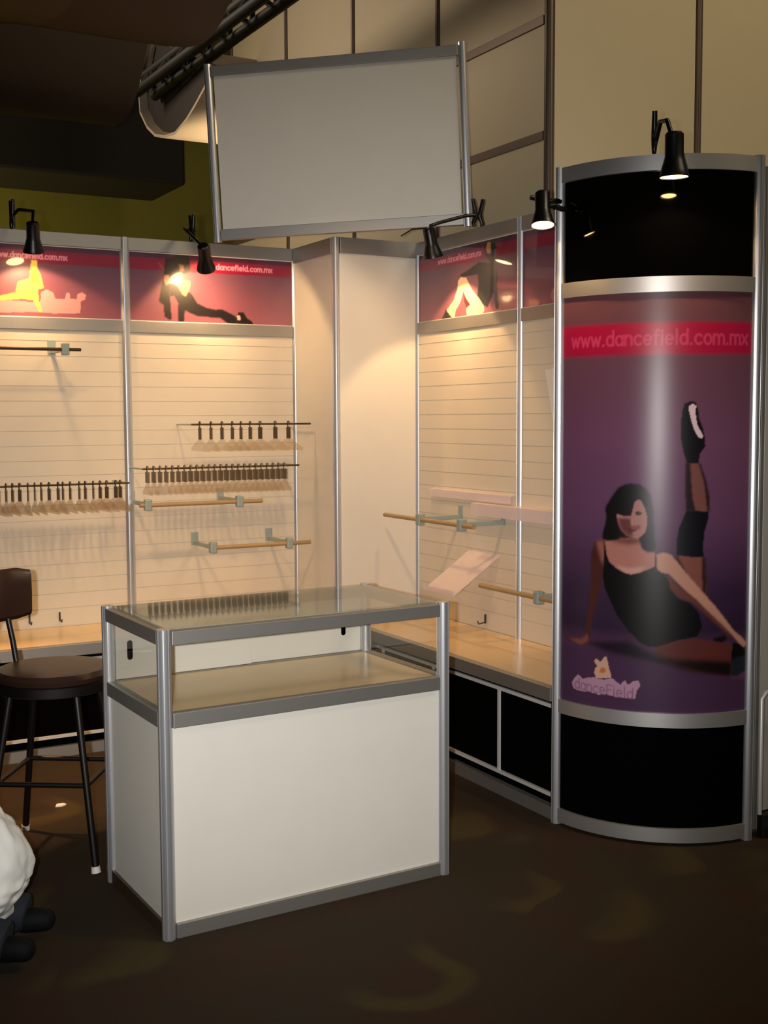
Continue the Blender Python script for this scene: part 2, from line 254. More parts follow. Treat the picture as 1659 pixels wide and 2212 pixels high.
'hL1':[((210,150,150),2,[(-1.729,2.142),(-1.696,2.154),(-1.649,2.145),(-1.575,2.16),(-1.538,2.157),(-1.426,2.155),(-1.381,2.157),(-1.38,2.203),(-1.349,2.219),(-1.318,2.205),(-1.308,2.175),(-1.261,2.173),(-1.253,2.205),(-1.237,2.205),(-1.234,2.178),(-1.203,2.176),(-1.198,2.203),(-1.174,2.212),(-1.155,2.201),(-1.159,2.178),(-1.183,2.165),(-1.185,2.107),(-1.313,2.102),(-1.397,2.106),(-1.577,2.096),(-1.723,2.09)]),((250,205,90),3,[(-1.421,2.356),(-1.394,2.358),(-1.392,2.316),(-1.377,2.286),(-1.364,2.226),(-1.394,2.217),(-1.388,2.156),(-1.373,2.107),(-1.39,2.11),(-1.415,2.163),(-1.464,2.168),(-1.575,2.156),(-1.604,2.17),(-1.5,2.197),(-1.487,2.25),(-1.431,2.268)]),((240,150,50),4,[(-1.424,2.307),(-1.396,2.308),(-1.393,2.255),(-1.424,2.25)])],
'hR1':[((60,22,26),6,[(-1.503,2.063),(-1.284,2.075),(-0.954,2.058),(-0.954,2.046),(-1.206,2.054),(-1.495,2.058)]),((30,14,14),3,[(-1.584,2.13),(-1.503,2.065),(-1.649,2.062)]),((235,205,170),3,[(-1.445,2.279),(-1.396,2.271),(-1.348,2.212),(-1.3,2.172),(-1.245,2.133),(-1.233,2.097),(-1.26,2.074),(-1.331,2.073),(-1.388,2.079),(-1.396,2.115),(-1.364,2.139),(-1.404,2.177),(-1.421,2.214),(-1.445,2.163),(-1.495,2.114),(-1.503,2.079),(-1.537,2.09),(-1.58,2.125),(-1.512,2.169),(-1.478,2.22),(-1.47,2.263)]),((90,36,28),3,[(-1.421,2.205),(-1.396,2.168),(-1.355,2.134),(-1.396,2.124),(-1.412,2.152)]),((25,12,12),3,[(-1.42,2.086),(-1.355,2.063),(-1.363,2.051),(-1.429,2.055)]),((20,10,12),3,[(-1.284,2.335),(-1.23,2.325),(-1.138,2.314),(-1.123,2.253),(-1.126,2.182),(-1.16,2.172),(-1.206,2.108),(-1.252,2.129),(-1.296,2.176),(-1.284,2.227),(-1.292,2.276),(-1.445,2.279),(-1.449,2.292),(-1.38,2.307),(-1.324,2.322)]),((20,10,12),3,[(-1.157,2.189),(-1.126,2.186),(-1.107,2.108),(-1.115,2.088),(-1.134,2.089),(-1.153,2.146)]),((200,130,110),3,[(-1.137,2.094),(-1.104,2.089),(-1.081,2.079),(-1.122,2.082)]),((28,13,13),3,[(-1.207,2.439),(-1.162,2.437),(-1.137,2.411),(-1.138,2.314),(-1.184,2.319),(-1.222,2.358),(-1.234,2.402)]),((200,140,100),3,[(-1.207,2.422),(-1.18,2.416),(-1.178,2.365),(-1.207,2.365),(-1.222,2.392)])],
'hR2':[((205,120,90),3,[(-0.669,2.158),(-0.643,2.152),(-0.643,2.132),(-0.669,2.127),(-0.666,2.103),(-0.643,2.101),(-0.643,2.081),(-0.688,2.085),(-0.705,2.118),(-0.695,2.145)]),((205,120,90),3,[(-0.643,2.132),(-0.456,2.134),(-0.366,2.099),(-0.425,2.066),(-0.643,2.081)]),((20,10,12),3,[(-0.582,2.312),(-0.489,2.308),(-0.428,2.233),(-0.338,2.148),(-0.223,2.056),(-0.455,2.054),(-0.549,2.193)])],
}
# ---------------- printed graphics (vertex-colour prints on real boards) ----------------
def arc(cx,cy,rx,ry,a0,a1,n=10): return [(cx+rx*math.cos(math.radians(a0+(a1-a0)*i/n)),cy+ry*math.sin(math.radians(a0+(a1-a0)*i/n))) for i in range(n+1)]
O_=lambda: arc(.4,.5,.38,.5,0,360,16)
FONT={'w':(1.1,[[(0,1),(.27,0),(.55,.9),(.82,0),(1.1,1)]]),'.':(.25,[[(.1,0),(.14,.06)]]),
'd':(.8,[O_(),[(.78,0),(.78,1.55)]]),'a':(.8,[O_(),[(.78,0),(.78,1)]]),'n':(.75,[[(0,0),(0,1)],arc(.36,.58,.36,.42,180,0)+[(.72,0)]]),
'c':(.75,[arc(.42,.5,.4,.5,45,315,14)]),'e':(.8,[[(.03,.5),(.78,.5)]+arc(.4,.5,.38,.5,0,310,16)]),
'f':(.5,[[(.2,0),(.2,1.2)]+arc(.42,1.2,.22,.32,180,60,6),[(0,.95),(.45,.95)]]),
'F':(.75,[[(.05,0),(.05,1.5)],[(.05,1.5),(.75,1.5)],[(.05,.8),(.6,.8)]]),
'i':(.2,[[(.1,0),(.1,1)],[(.1,1.35),(.1,1.42)]]),'l':(.2,[[(.1,0),(.1,1.55)]]),
'o':(.8,[O_()]),'m':(1.2,[[(0,0),(0,1)],arc(.3,.62,.3,.38,180,0,8)+[(.6,0)],arc(.9,.62,.3,.38,180,0,8)+[(1.2,0)]]),
'x':(.75,[[(0,0),(.72,1)],[(0,1),(.72,0)]])}
def text_segs(t,p0,p1,gap=.28):
    """strokes of text t fitted on the baseline p0-p1; returns segments"""
    Wd=sum(FONT[c][0]+gap for c in t)-gap; x=0; segs=[]
    ux,uz=(p1[0]-p0[0])/Wd,(p1[1]-p0[1])/Wd; return Wd,ux,uz,gap
def lin(c): return np.array(s2l(c))
class Print:
    def __init__(s,s0,s1,z0,z1,res):
        s.nx=int((s1-s0)/res)+1; s.nz=int((z1-z0)/res)+1; s.res=res
        s.S,s.Z=np.meshgrid(np.linspace(s0,s1,s.nx),np.linspace(z0,z1,s.nz)); s.C=np.zeros(s.S.shape+(3,))
    def blur(s,m,sig):
        sig=sig/s.res
        if sig<.3: return m
        k=int(sig*3)+1; g=np.exp(-np.arange(-k,k+1)**2/(2*sig*sig)); g/=g.sum()
        p=np.pad(m,k,mode='edge'); p=np.apply_along_axis(lambda r:np.convolve(r,g,'valid'),0,p); return np.apply_along_axis(lambda r:np.convolve(r,g,'valid'),1,p)
    def over(s,m,c): s.C=s.C*(1-m[...,None])+lin(c)*m[...,None]
    def poly(s,c,blur,pts):
        ins=np.zeros(s.S.shape,bool); n=len(pts)
        for i in range(n):
            (x0,y0),(x1,y1)=pts[i],pts[(i+1)%n]
            if y0==y1: continue
            cnd=((s.Z>y0)!=(s.Z>y1)); xi=x0+(s.Z-y0)*(x1-x0)/(y1-y0); ins^=cnd&(s.S<xi)
        s.over(s.blur(ins.astype(float),blur),c)
    def band(s,c,z0,z1,blur): s.over(s.blur(((s.Z>z0)&(s.Z<z1)).astype(float),blur),c)
    def text(s,c,t,p0,p1,h,th,al=1,gap=.28):
        Wd=sum(FONT[q][0]+gap for q in t)-gap; dx=(p1[0]-p0[0])/Wd; sl=(p1[1]-p0[1])/(p1[0]-p0[0]); D=np.full(s.S.shape,9.); x=0
        for q in t:
            wd,st=FONT[q]
            for pl in st:
                P=[(p0[0]+(x+a)*dx, p0[1]+sl*(x+a)*dx+b*h) for a,b in pl]
                for (ax,ay),(bx,by) in zip(P,P[1:]):
                    vx,vy=bx-ax,by-ay; L2=vx*vx+vy*vy+1e-12
                    u=np.clip(((s.S-ax)*vx+(s.Z-ay)*vy)/L2,0,1); D=np.minimum(D,np.hypot(s.S-ax-u*vx,s.Z-ay-u*vy))
            x+=wd+gap
        m=np.clip((th-D)/s.res+.5,0,1); s.over(m*al,c)
    def mesh(s,name,fn,parent,m):
        P=np.stack(fn(s.S,s.Z),-1).reshape(-1,3); nx,nz=s.nx,s.nz
        i=np.arange(nx*nz).reshape(nz,nx); f=np.stack([i[:-1,:-1],i[:-1,1:],i[1:,1:],i[1:,:-1]],-1).reshape(-1,4)
        me=bpy.data.meshes.new(name); me.from_pydata(P.tolist(),[],f.tolist())
        a=me.color_attributes.new('print','FLOAT_COLOR','POINT'); a.data.foreach_set('color',np.concatenate([s.C.reshape(-1,3),np.ones((nx*nz,1))],1).ravel().astype(np.float32))
        me.materials.append(m); me.polygons.foreach_set('use_smooth',[True]*len(me.polygons))
        o=bpy.data.objects.new(name,me); COL.objects.link(o); o.parent=parent; me.transform(world_of(parent).inverted()); return o

# ---------------- hall ----------------
struct(MB().box((-9,-8,-.05),(9,12,0)).build('floor',CARPET))
struct(MB().box((-9,9.4,0),(9,9.6,8)).build('wall_back',GREEN))
struct(MB().box((-9,-8,6.6),(9,9.4,6.8)).build('ceiling',SOFFIT))
so=MB().box((-6,7.6,3.85),(1.27,8.6,6.6),.03).build('trim_1',SOFFIT); struct(so)

def sail(label,x0,prof,length,th=.02,dirx=-1):
    """hanging acoustic board: curved profile in the Y-Z plane, extruded along X"""
    pts=[V((0,p[0],p[1])) for p in prof]; nrm=[]
    for i in range(len(pts)):
        d=(pts[min(i+1,len(pts)-1)]-pts[max(i-1,0)]).normalized(); nrm.append(V((0,-d.z,d.y)))
    lp=[tuple(p) for p in pts]+[tuple(p+n*th) for p,n in zip(reversed(pts),reversed(nrm))]
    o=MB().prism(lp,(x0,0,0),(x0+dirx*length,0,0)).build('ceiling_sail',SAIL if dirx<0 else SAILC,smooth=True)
    tag(o,label,'ceiling panel','curved acoustic sails under the dark ceiling'); recenter(o,(x0,prof[len(prof)//2][0],prof[len(prof)//2][1]))
    if dirx>0: MB().prism([(0,p[0]-.0,p[1]+.021) for p in prof],(x0+.06,0,0),(x0+.075,0,0)).build('shade_end_board',SOFFIT,o)  # dark sheet added in place of the shade inside the trough
    return o
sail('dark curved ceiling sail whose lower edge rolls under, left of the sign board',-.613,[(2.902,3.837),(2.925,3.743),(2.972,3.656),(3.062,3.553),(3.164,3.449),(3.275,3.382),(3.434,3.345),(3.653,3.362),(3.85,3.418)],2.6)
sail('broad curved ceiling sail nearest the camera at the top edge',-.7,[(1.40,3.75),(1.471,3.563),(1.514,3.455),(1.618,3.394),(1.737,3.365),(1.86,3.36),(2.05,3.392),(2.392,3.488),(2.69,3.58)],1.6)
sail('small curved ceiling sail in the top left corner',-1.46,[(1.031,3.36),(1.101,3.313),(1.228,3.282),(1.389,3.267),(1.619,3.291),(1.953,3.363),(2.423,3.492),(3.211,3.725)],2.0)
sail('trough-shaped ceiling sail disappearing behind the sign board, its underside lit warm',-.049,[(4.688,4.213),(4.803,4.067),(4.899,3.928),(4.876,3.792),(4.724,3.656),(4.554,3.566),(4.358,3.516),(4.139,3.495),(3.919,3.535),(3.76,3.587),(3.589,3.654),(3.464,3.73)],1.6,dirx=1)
tr=thing('ceiling_truss','black lighting truss running diagonally under the ceiling above the sign board','truss',(0,3,3.9))
TA,TB=V((-.10,4.6,3.84)),V((.10,1.9,3.97)); td=(TB-TA).normalized(); tu=V((0,0,1)); tu=(tu-td*tu.dot(td)).normalized(); ts=td.cross(tu); TL=(TB-TA).length
for a_,b_ in((-.07,0),(.07,0),(0,.12)): MB().tube([TA+ts*a_+tu*b_,TB+ts*a_+tu*b_],.036).build('chord',TRUSS,tr,smooth=True)
for k in range(9):
    p0=TA+td*TL*k/9; p1=TA+td*TL*(k+.5)/9; p2=TA+td*TL*(k+1)/9
    MB().tube([p0+ts*-.07,p1+tu*.12,p2+ts*-.07],.018,8).build('brace',TRUSS,tr)
    MB().tube([p0+ts*.07,p1+tu*.12,p2+ts*.07],.018,8).build('brace',TRUSS,tr)

# tall neighbouring partition behind the right wall
def bmbox(a,b,bev=.002): return MB().box(a,b,bev)
tp=thing('tall_partition','tall cream panelled partition with frames toned dark for shade rising behind the corner stand, running back into the hall','partition wall',(.8,1.141,0))
ys=[1.141+i*1.01 for i in range(5)]
for i,y in enumerate(ys): post_bm(.8,y,0,4.95,.024).build('post',PFRAME,tp)
for y0,y1 in zip(ys,ys[1:]):
    bmbox((.79,y0+.024,0.03),(.81,y1-.024,4.92),0).build('panel',PWALL,tp)
    for z in (2.95,3.5,4.92):
        bmbox((.782,y0+.024,z-.022),(.818,y1-.024,z+.022)).build('beam',PFRAME,tp)
tq=thing('tall_partition','tall cream panelled partition facing the aisle behind the black and purple pylon','partition wall',(1.76,1.141,0))
for x in (1.76,2.7,3.64): post_bm(x,1.141,0,4.95,.024).build('post',PFRAME,tq)
for x0,x1 in ((.8,1.76),(1.76,2.7),(2.7,3.64)):
    bmbox((x0+.026,1.131,.03),(x1-.024,1.151,4.92),0).build('panel',PWALL,tq)
    bmbox((x0+.026,1.123,4.9),(x1-.024,1.159,4.944)).build('beam',PFRAME,tq)

# ---------------- stand walls ----------------
YL,XR,YC=2.375,.492,1.8725       # back plane of the left run, back plane of the right run, front of corner column
ZB,ZT=.53,2.50                   # base top, wall top
def alu_post(x,y,z0,z1,label,r=.02):
    o=post_bm(x,y,z0,z1,r).build('aluminium_post',ALU,smooth=True); tag(o,label,'post','upright aluminium posts of the stand walls'); return recenter(o,(x,y,z0))
alu_post(-1.909,YL,ZB,ZT,'aluminium post at the far left end of the left display wall')
alu_post(-.954,YL,ZB,ZT,'aluminium post between the two left wall bays, by the printed lettering',.026)
alu_post(0,YL,ZB,ZT,'aluminium post where the left display wall meets the corner column')
alu_post(XR,YC,ZB,ZT,'aluminium post where the right display wall meets the corner column')
alu_post(XR,.9326,ZB,ZT,'shiny aluminium post between the two right wall bays')
PURPLE=(64,44,66); PINK=(170,20,62)
def header_print(key,s0,s1,txt):
    p=Print(s0,s1,2.085,2.43,.0035); p.C[:]=lin((104,62,88))
    g=np.clip((p.Z-2.085)/.345,0,1)[...,None]; p.C[:]=lin((154,86,98))*(1-g)+lin((84,60,88))*g  # purple print, lightened towards the bottom to carry the lamps' glow
    p.band((80,32,58),2.405,2.44,.004); p.band((140,16,54),2.345,2.403,.003)  # pink stripe darkened for lying unlit above the lamp openings
    for c,b,q in ART[key]: p.poly(c,b*.0007,q)
    if txt: p.text((240,150,180),'www.dancefield.com.mx',*txt,.018,.0028)
    return p
def bay(label,along,s0,s1,key,txt):
    """one bay of display wall: printed header, slatwall board, beams. along='x' (left wall) or 'y' (right wall)"""
    if along=='x': t=thing('display_wall_bay',label,'display wall',((s0+s1)/2,YL,ZB)); P=lambda s,d,z:(s,YL-d,z)
    else: t=thing('display_wall_bay',label,'display wall',(XR,(s0+s1)/2,ZB)); P=lambda s,d,z:(XR-d,s,z)
    a,b=s0+.02,s1-.02
    def bx(s,e,d0,d1,z0,z1,n,m,par=t,bev=0):
        p,q=P(s,d0,z0),P(e,d1,z1); lo=tuple(min(x,y) for x,y in zip(p,q)); hi=tuple(max(x,y) for x,y in zip(p,q))
        return MB().box(lo,hi,bev).build(n,m,par)
    bx(a,b,-.018,.018,2.435,ZT,'top_beam',ALUF,bev=.002)
    bx(a,b,-.018,.018,2.02,2.08,'middle_beam',ALUF,bev=.002)
    hb=bx(a,b,-.004,.004,2.08,2.435,'header_panel',WHITE)
    if along=='x': p=header_print(key,a,b,txt); p.mesh('printed_graphic',lambda S,Z:(S,np.full_like(S,YL-.005),Z),hb,HPRINT)
    else: p=header_print(key,-b,-a,txt); p.mesh('printed_graphic',lambda S,Z:(np.full_like(S,XR-.005),-S,Z),hb,HPRINT)
    # slatwall board: one profile with T-grooves, extruded along the bay
    prof=[(.008,2.02)]; z=2.02-.055
    while z>ZB+.03:
        prof+=[(.008,z+.0022),(.0052,z+.0016),(.0052,z-.0016),(.008,z-.0022)]; z-=.0745
    prof+=[(.008,ZB),(-.01,ZB),(-.01,2.02)]
    m=MB(); m.prism([P(0,d,z) for d,z in prof],P(a,0,0) and ((a,0,0) if along=='x' else (0,a,0)),((b,0,0) if along=='x' else (0,b,0)))
    m.build('slatwall_board',SLAT,t)
    return t
bay('white slatwall bay at far left under the purple header with pink bubble lettering','x',-1.909,-.954,'hL1',((-1.60,2.366),(-1.245,2.366)))
bay('white slatwall bay under the header of a dancer stretching low, left of the corner column','x',-.954,0,'hL2',((-.55,2.366),(-.135,2.366)))
bay('white slatwall bay right of the corner column, header of a kneeling dancer in pale trousers','y',.9326,YC,'hR1',((-1.66,2.366),(-1.26,2.366)))
bay('narrow-looking white slatwall bay beside the round purple pylon','y',0.0,.9326,'hR2',None)

# corner column
cc=thing('corner_column','square white panelled column filling the corner between the two slatwalls','column',(0,YC,0))
post_bm(0,YC,.0,ZT).build('post',ALU,cc,smooth=True)
MB().box((-.004,YC+.02,ZB),(.004,YL-.02,2.42)).build('side_panel',WHITE,cc)
MB().box((.02,YC-.004,ZB),(XR-.02,YC+.004,2.42)).build('front_panel',WHITE,cc)
MB().box((-.018,YC+.02,2.42),(.018,YL-.02,ZT),.002).build('side_beam',ALUF,cc)
MB().box((.02,YC-.018,2.42),(XR-.02,YC+.018,ZT),.002).build('front_beam',ALUF,cc)

# base cabinets with ledge
def base(label,along,s0,s1,mids,front,back):
    t=thing('base_cabinet',label,'cabinet',((s0+s1)/2,front,0) if along=='x' else (front,(s0+s1)/2,0))
    P=(lambda s,d,z:(s,d,z)) if along=='x' else (lambda s,d,z:(d,s,z))
    sg=1 if back>front else -1
    def bx(s,e,d0,d1,z0,z1,n,m,par=t,bev=0):
        p,q=P(s,d0,z0),P(e,d1,z1); return MB().box(tuple(map(min,p,q)),tuple(map(max,p,q)),bev).build(n,m,par)
    bx(s0,s1,front+.02*sg,back-.012*sg,ZB-.02,ZB,'display_shelf',SHELF)
    bx(s0,s1,front-.018*sg,front+.018*sg,.475,ZB,'front_beam',ALUF,bev=.002)
    bx(s0,s1,front+.03*sg,back-.012*sg,.05,ZB-.022,'body',BLACK)
    for z,n in ((.452,'upper_track'),(.098,'lower_track')): bx(s0+.02,s1-.01,front,front+.012*sg,z-.007,z+.007,n,CHROME)
    e=[s0+.02]+mids+[s1-.01]
    for i,(p,q) in enumerate(zip(e,e[1:])):
        d=bx(p+.004,q-.004,front+.012*sg,front+.026*sg,.106,.444,'sliding_door',BLACK)
        if i: bx(p-.006,p+.006,front+.002*sg,front+.014*sg,.104,.446,'door_edge',CHROME,par=d)
    bx(s0,s1,front,front+.03*sg,.0,.05,'kick_beam',ALUF)
    for s in [s0+.01]+[s1-.01]: bx(s-.01,s+.01,front+.002*sg,front+.028*sg,.04,.475,'corner_upright',BLACK)
    return t
base('long black base cabinet with cream ledge under the left slatwall, behind the bar stool','x',-2.86,-.022,[-1.9,-.95],1.875,YL)
base('black base cabinet with cream ledge under the right slatwall, behind the glass counter','y',.022,1.85,[.404,.93,1.4],-.0,XR)
MB().box((.03,YC+.01,0),(XR-.012,YL-.01,ZB-.001)).build('core',BLACK,cc)

# ---------------- round pylon ----------------
py=thing('round_pylon','tall quarter-round black pylon with a purple poster of a dancer raising one leg','pylon',(0,0,0))
PR=.5
def cylp(s,z,r=PR): return (.5-r*np.cos(s/PR),-r*np.sin(s/PR),z)
post_bm(0,0,0,2.505,.021).build('post',ALU,py,smooth=True)
post_bm(.5,-.5,0,2.505,.021).build('post',ALU,py,smooth=True)
def curve_band(n,z0,z1,m,r0,r1,a0=2.2,a1=87.8,sm=True):
    b=MB(); N=48; A=[]
    for i in range(N+1):
        th=math.radians(a0+(a1-a0)*i/N); c,s_=math.cos(th),math.sin(th)
        A.append([b.v((.5-r*c,-r*s_,z)) for r,z in((r1,z0),(r1,z1),(r0,z1),(r0,z0))])
    for p,q in zip(A,A[1:]):
        for k in range(4): b.bm.faces.new((p[k],p[(k+1)%4],q[(k+1)%4],q[k]))
    b.bm.faces.new(A[0][::-1]); b.bm.faces.new(A[-1]); return b.build(n,m,py,smooth=True)
for z0,z1,n in((2.445,2.5,'top_curved_beam'),(2.02,2.075,'upper_curved_beam'),(.442,.495,'lower_curved_beam'),(.012,.065,'bottom_curved_beam')):
    curve_band(n,z0,z1,ALUP,PR-.02,PR+.012)
curve_band('upper_black_panel',2.07,2.45,BLACKG,PR-.004,PR)
curve_band('lower_black_panel',.06,.445,BLACK,PR-.004,PR)
bk=curve_band('poster_panel',.49,2.025,WHITE,PR-.006,PR-.001)
p=Print(.02,.765,.492,2.023,.003)
g=[(.49,(102,64,94)),(.72,(78,46,74)),(.80,(44,28,50)),(.95,(54,34,60)),(1.2,(94,60,90)),(1.5,(104,65,92)),(1.8,(98,62,76)),(2.03,(100,62,66))]
for ch in range(3): p.C[...,ch]=np.interp(p.Z,[a for a,_ in g],[s2l(c)[ch] for _,c in g])
p.C*=1.15
p.band(PINK,1.80,1.912,.005)
p.text((214,70,110),'www.dancefield.com.mx',(.07,1.835),(.745,1.835),.034,.0042,.7)
for c,b,q in ART['poster']: p.poly(c,b*.0006,q)
p.text((122,78,108),'danceField',(.098,.552),(.335,.540),.026,.0022,.8)
p.mesh('printed_poster',lambda S,Z:cylp(S,Z,PR+.0006),bk,POSTER)
MB().box((.02,-.004,.03),(XR-.02,.004,2.48)).build('side_panel',WHITE,py)
MB().box((.496,-.48,.03),(.504,.02,2.48)).build('rear_panel',WHITE,py)

# sliver of the neighbouring stand right of the pylon
nw=thing('neighbour_wall','grey panelled stand wall starting just right of the round pylon','display wall',(.62,-.42,0))
post_bm(.612,-.42,0,2.49,.021).build('post',ALUF,nw); post_bm(1.58,-.42,0,2.49,.021).build('post',ALUF,nw)
MB().box((.633,-.436,2.43),(1.56,-.404,2.485),.002).build('top_beam',PFRAME,nw)
MB().box((.633,-.424,.9),(1.56,-.416,2.43)).build('upper_panel',NWALL,nw)
MB().box((.633,-.424,.06),(1.56,-.416,.9)).build('lower_panel',NWALL,nw)
ns=thing('metal_frame_stand','low silver metal framed stand at the right edge beside the pylon foot','stand',(.9,-.6,0))
for x,y in((.553,-.515),(1.3,-.515),(1.3,-.9)):
    MB().tube([(x,y,.09),(x,y,.53),(x+.02,y,.55)],.008).build('leg',CHROME,ns,smooth=True)
MB().tube([(.57,-.515,.55),(1.3,-.515,.55)],.009).build('top_rail',CHROME,ns,smooth=True)
MB().tube([(1.3,-.515,.55),(1.3,-.9,.55)],.009).build('side_rail',CHROME,ns,smooth=True)
MB().box((.556,-.53,.0),(1.32,-.50,.09),.004).build('foot_bar',TRUSS,ns)
MB().box((1.285,-.92,.0),(1.315,-.53,.09),.004).build('foot_bar',TRUSS,ns)
MB().lathe([(.001,.0),(.02,.002),(.026,.02),(.02,.04),(.001,.045)],Matrix.Translation((.60,-.56,0)),20).build('foot_knob',CHROME,ns,smooth=True)

# ---------------- sign board standing across the corner ----------------
T=Matrix.Translation((.0011,1.8065,2.504))@Matrix.Rotation(-.6602,4,'Z')@Matrix.Rotation(.0508,4,'X')@Matrix.Rotation(-.0341,4,'Y')
sg=thing('sign_board','large blank white sign board in a silver frame standing across the corner above the walls','sign board',(.0011,1.8065,2.504))
Wd=1.29; h=.87; w2=Wd/2

MB(T).box((-w2+.03,-.004,.03),(w2-.03,.004,h-.02)).build('panel',WHITE,sg)
for x in(-w2,w2):
    post_bm(x,0,-.0,h+.012,.02,T).build('side_post',ALU,sg,smooth=True)
MB(T).box((-w2+.02,-.018,-.012+.02),(w2-.02,.018,.062),.002).build('bottom_beam',ALUF,sg)
MB(T).box((-w2+.02,-.018,h-.05),(w2-.02,.018,h),.002).build('top_beam',ALUF,sg)

# ---------------- glass showcase counter ----------------
CX,CY,CR=-1.6575,-.2487,.0293; W_,D_,H_=1.0,.532,.952
T=Matrix.Translation((CX,CY,0))@Matrix.Rotation(CR,4,'Z')
ct=thing('showcase_counter','waist-high white showcase counter with a glass top compartment and silver frame','counter',(CX,CY,0),CR)
def cb(a,b,n,m,bev=.002,par=None): return MB(T).box(a,b,bev).build(n,m,par or ct)
for x in(0,W_):
    for y in(0,D_): post_bm(x,y,0,H_,.0215,T).build('post',ALU,ct,smooth=True)
i=.021
for z0,z1,n in((.903,.946,'top'),(.651,.697,'middle')):
    cb((i,-.016,z0),(W_-i,.016,z1),n+'_front_beam',ALUF); cb((i,D_-.016,z0),(W_-i,D_+.016,z1),n+'_back_beam',ALUF)
    cb((-.016,i,z0),(.016,D_-i,z1),n+'_side_beam',ALUF); cb((W_-.016,i,z0),(W_+.016,D_-i,z1),n+'_side_beam',ALUF)
cb((i,-.016,.0),(W_-i,.016,.046),'bottom_front_beam',ALUF); cb((-.014,i,.0),(.014,D_-i,.046),'bottom_side_beam',BRONZE)
cb((W_-.016,i,.0),(W_+.016,D_-i,.046),'bottom_side_beam',ALUF)
cb((i,-.003,.046),(W_-i,.005,.651),'front_panel',WHITE,0)
cb((-.003,i,.046),(.005,D_-i,.651),'side_panel',WHITE,0); cb((W_-.005,i,.046),(W_+.003,D_-i,.651),'side_panel',WHITE,0)
cb((i,D_-.005,.046),(W_-i,D_+.003,.651),'back_panel',WHITE,0)
cb((.018,.018,.675),(W_-.018,D_-.018,.694),'case_floor',SHELF,0)
cb((.012,.012,.9465),(W_-.012,D_-.012,.9525),'glass_top',TOPGL,0)
cb((i,-.003,.697),(W_-i,.003,.903),'front_glass',GLASS,0)
cb((-.003,i,.697),(.003,D_-i,.903),'side_glass',GLASS,0); cb((W_-.003,i,.697),(W_+.003,D_-i,.903),'side_glass',GLASS,0)
def door(x0,x1,y,hx):
    d=MB(T); d.box((x0,y-.003,.699),(x1,y+.003,.901)); o=d.build('sliding_door',WHITE,ct)
    hb=MB(T); pts=[]
    for k in range(24):
        a_=2*math.pi*k/24; pts.append((hx+.0095*math.cos(a_),0,.795+(.024 if math.sin(a_)>0 else -.024)+.0095*math.sin(a_)))
    hb.prism(pts,(0,y-.0045,0),(0,y-.0031,0)); hb.build('finger_slot',BLACK,o)
door(.022,.52,D_-.006,.071); door(.48,.978,D_+.006,.905)
# ---------------- clamp-on lamps ----------------
def frame(O,d):
    d=V(d).normalized(); u=d.orthogonal().normalized(); v=d.cross(u)
    m=Matrix((u,v,d)).transposed().to_4x4(); m.translation=V(O); return m
WARM=(1,.60,.27)
def lamp(label,O,d,arm,clamp,power,extra=None,r=1.0,cdir=(0,0,-1),cone=98):
    t=thing('clamp_lamp',label,'lamp',clamp,0,'black clamp-on spotlights along the top of the stand')
    X=frame(O,d)@Matrix.Scale(r,4)
    sh=MB().lathe([(.001,-.142),(.024,-.142),(.030,-.135),(.0305,-.066),(.034,-.052),(.043,-.022),(.048,-.004),(.048,0),(.045,0),(.041,-.022),(.032,-.050),(.028,-.058),(.001,-.06)],X,32,closed=True).build('lamp_shade',LAMPB,t,smooth=True)
    MB().lathe([(.001,-.055),(.022,-.05),(.034,-.030),(.0435,-.008),(.0435,-.003),(.001,.0005)],X,24).build('bulb',BULB,t,smooth=True)
    pts=[V(p) for p in arm]
    MB().tube(pts,.0085,12).build('arm',LAMPB,t,smooth=True)
    c=V(clamp); cz=V(cdir).normalized(); cx=V((1,0,0)) if abs(cz.x)<.9 else V((0,1,0)); m=MB()
    # two sprung jaws meeting over the wall top, with finger grips spread above
    for s in(-1,1):
        side=V(jaw_axis)*s
        m.tube([c+side*.030-cz*.085,c+side*.016-cz*.03,c+side*.010,c+side*.026+cz*.03,c+side*.022+cz*.05],[.009,.011,.012,.010,.008],10)
    m.tube([c-V(jaw_axis)*.022,c+V(jaw_axis)*.022],.010,10)
    m.build('clamp',LAMPB,t,smooth=True)
    if extra: MB().tube(extra,.004,8).build('cord',LAMPB,t,smooth=True)
    tip=X@V((0,0,.004)); l=light('SPOT','lamp_beam',(0,0,0),power,WARM,shadow_soft_size=.028,spot_size=math.radians(cone),spot_blend=.22)
    l.parent=t; l.matrix_world  # parented to its lamp
    dv=V(d).normalized(); l.location=tip-V(clamp); l.rotation_euler=dv.to_track_quat('-Z','Y').to_euler()
    return t
jaw_axis=(0,1,0)
lamp('clamp lamp at far left above the pink bubble lettering, shade pointing down',(-1.455,2.17,2.37),(.08,.36,-.93),[(-1.50,2.375,2.57),(-1.49,2.30,2.585),(-1.45,2.17,2.56),(-1.465,2.12,2.50)],(-1.505,2.375,2.555),LP[0],cone=120)
lamp('clamp lamp above the dancer stretching low, left of the sign board',(-.60,2.14,2.335),(.32,.58,-.75),[(-.585,2.375,2.555),(-.64,2.34,2.56),(-.672,2.22,2.53),(-.645,2.065,2.435)],(-.585,2.375,2.555),LP[1],cone=142)
jaw_axis=(1,0,0)
lamp('clamp lamp reaching out on a long arm below the right corner of the sign board',(.28,1.37,2.355),(.25,.10,-.96),[(.49,1.30,2.565),(.42,1.30,2.555),(.30,1.34,2.52),(.245,1.34,2.50),(.235,1.315,2.46)],(.492,1.30,2.555),LP[2],
  extra=[(.235,1.36,2.49),(.19,1.42,2.49),(.15,1.46,2.46)])
jaw_axis=(0,.7,.7)
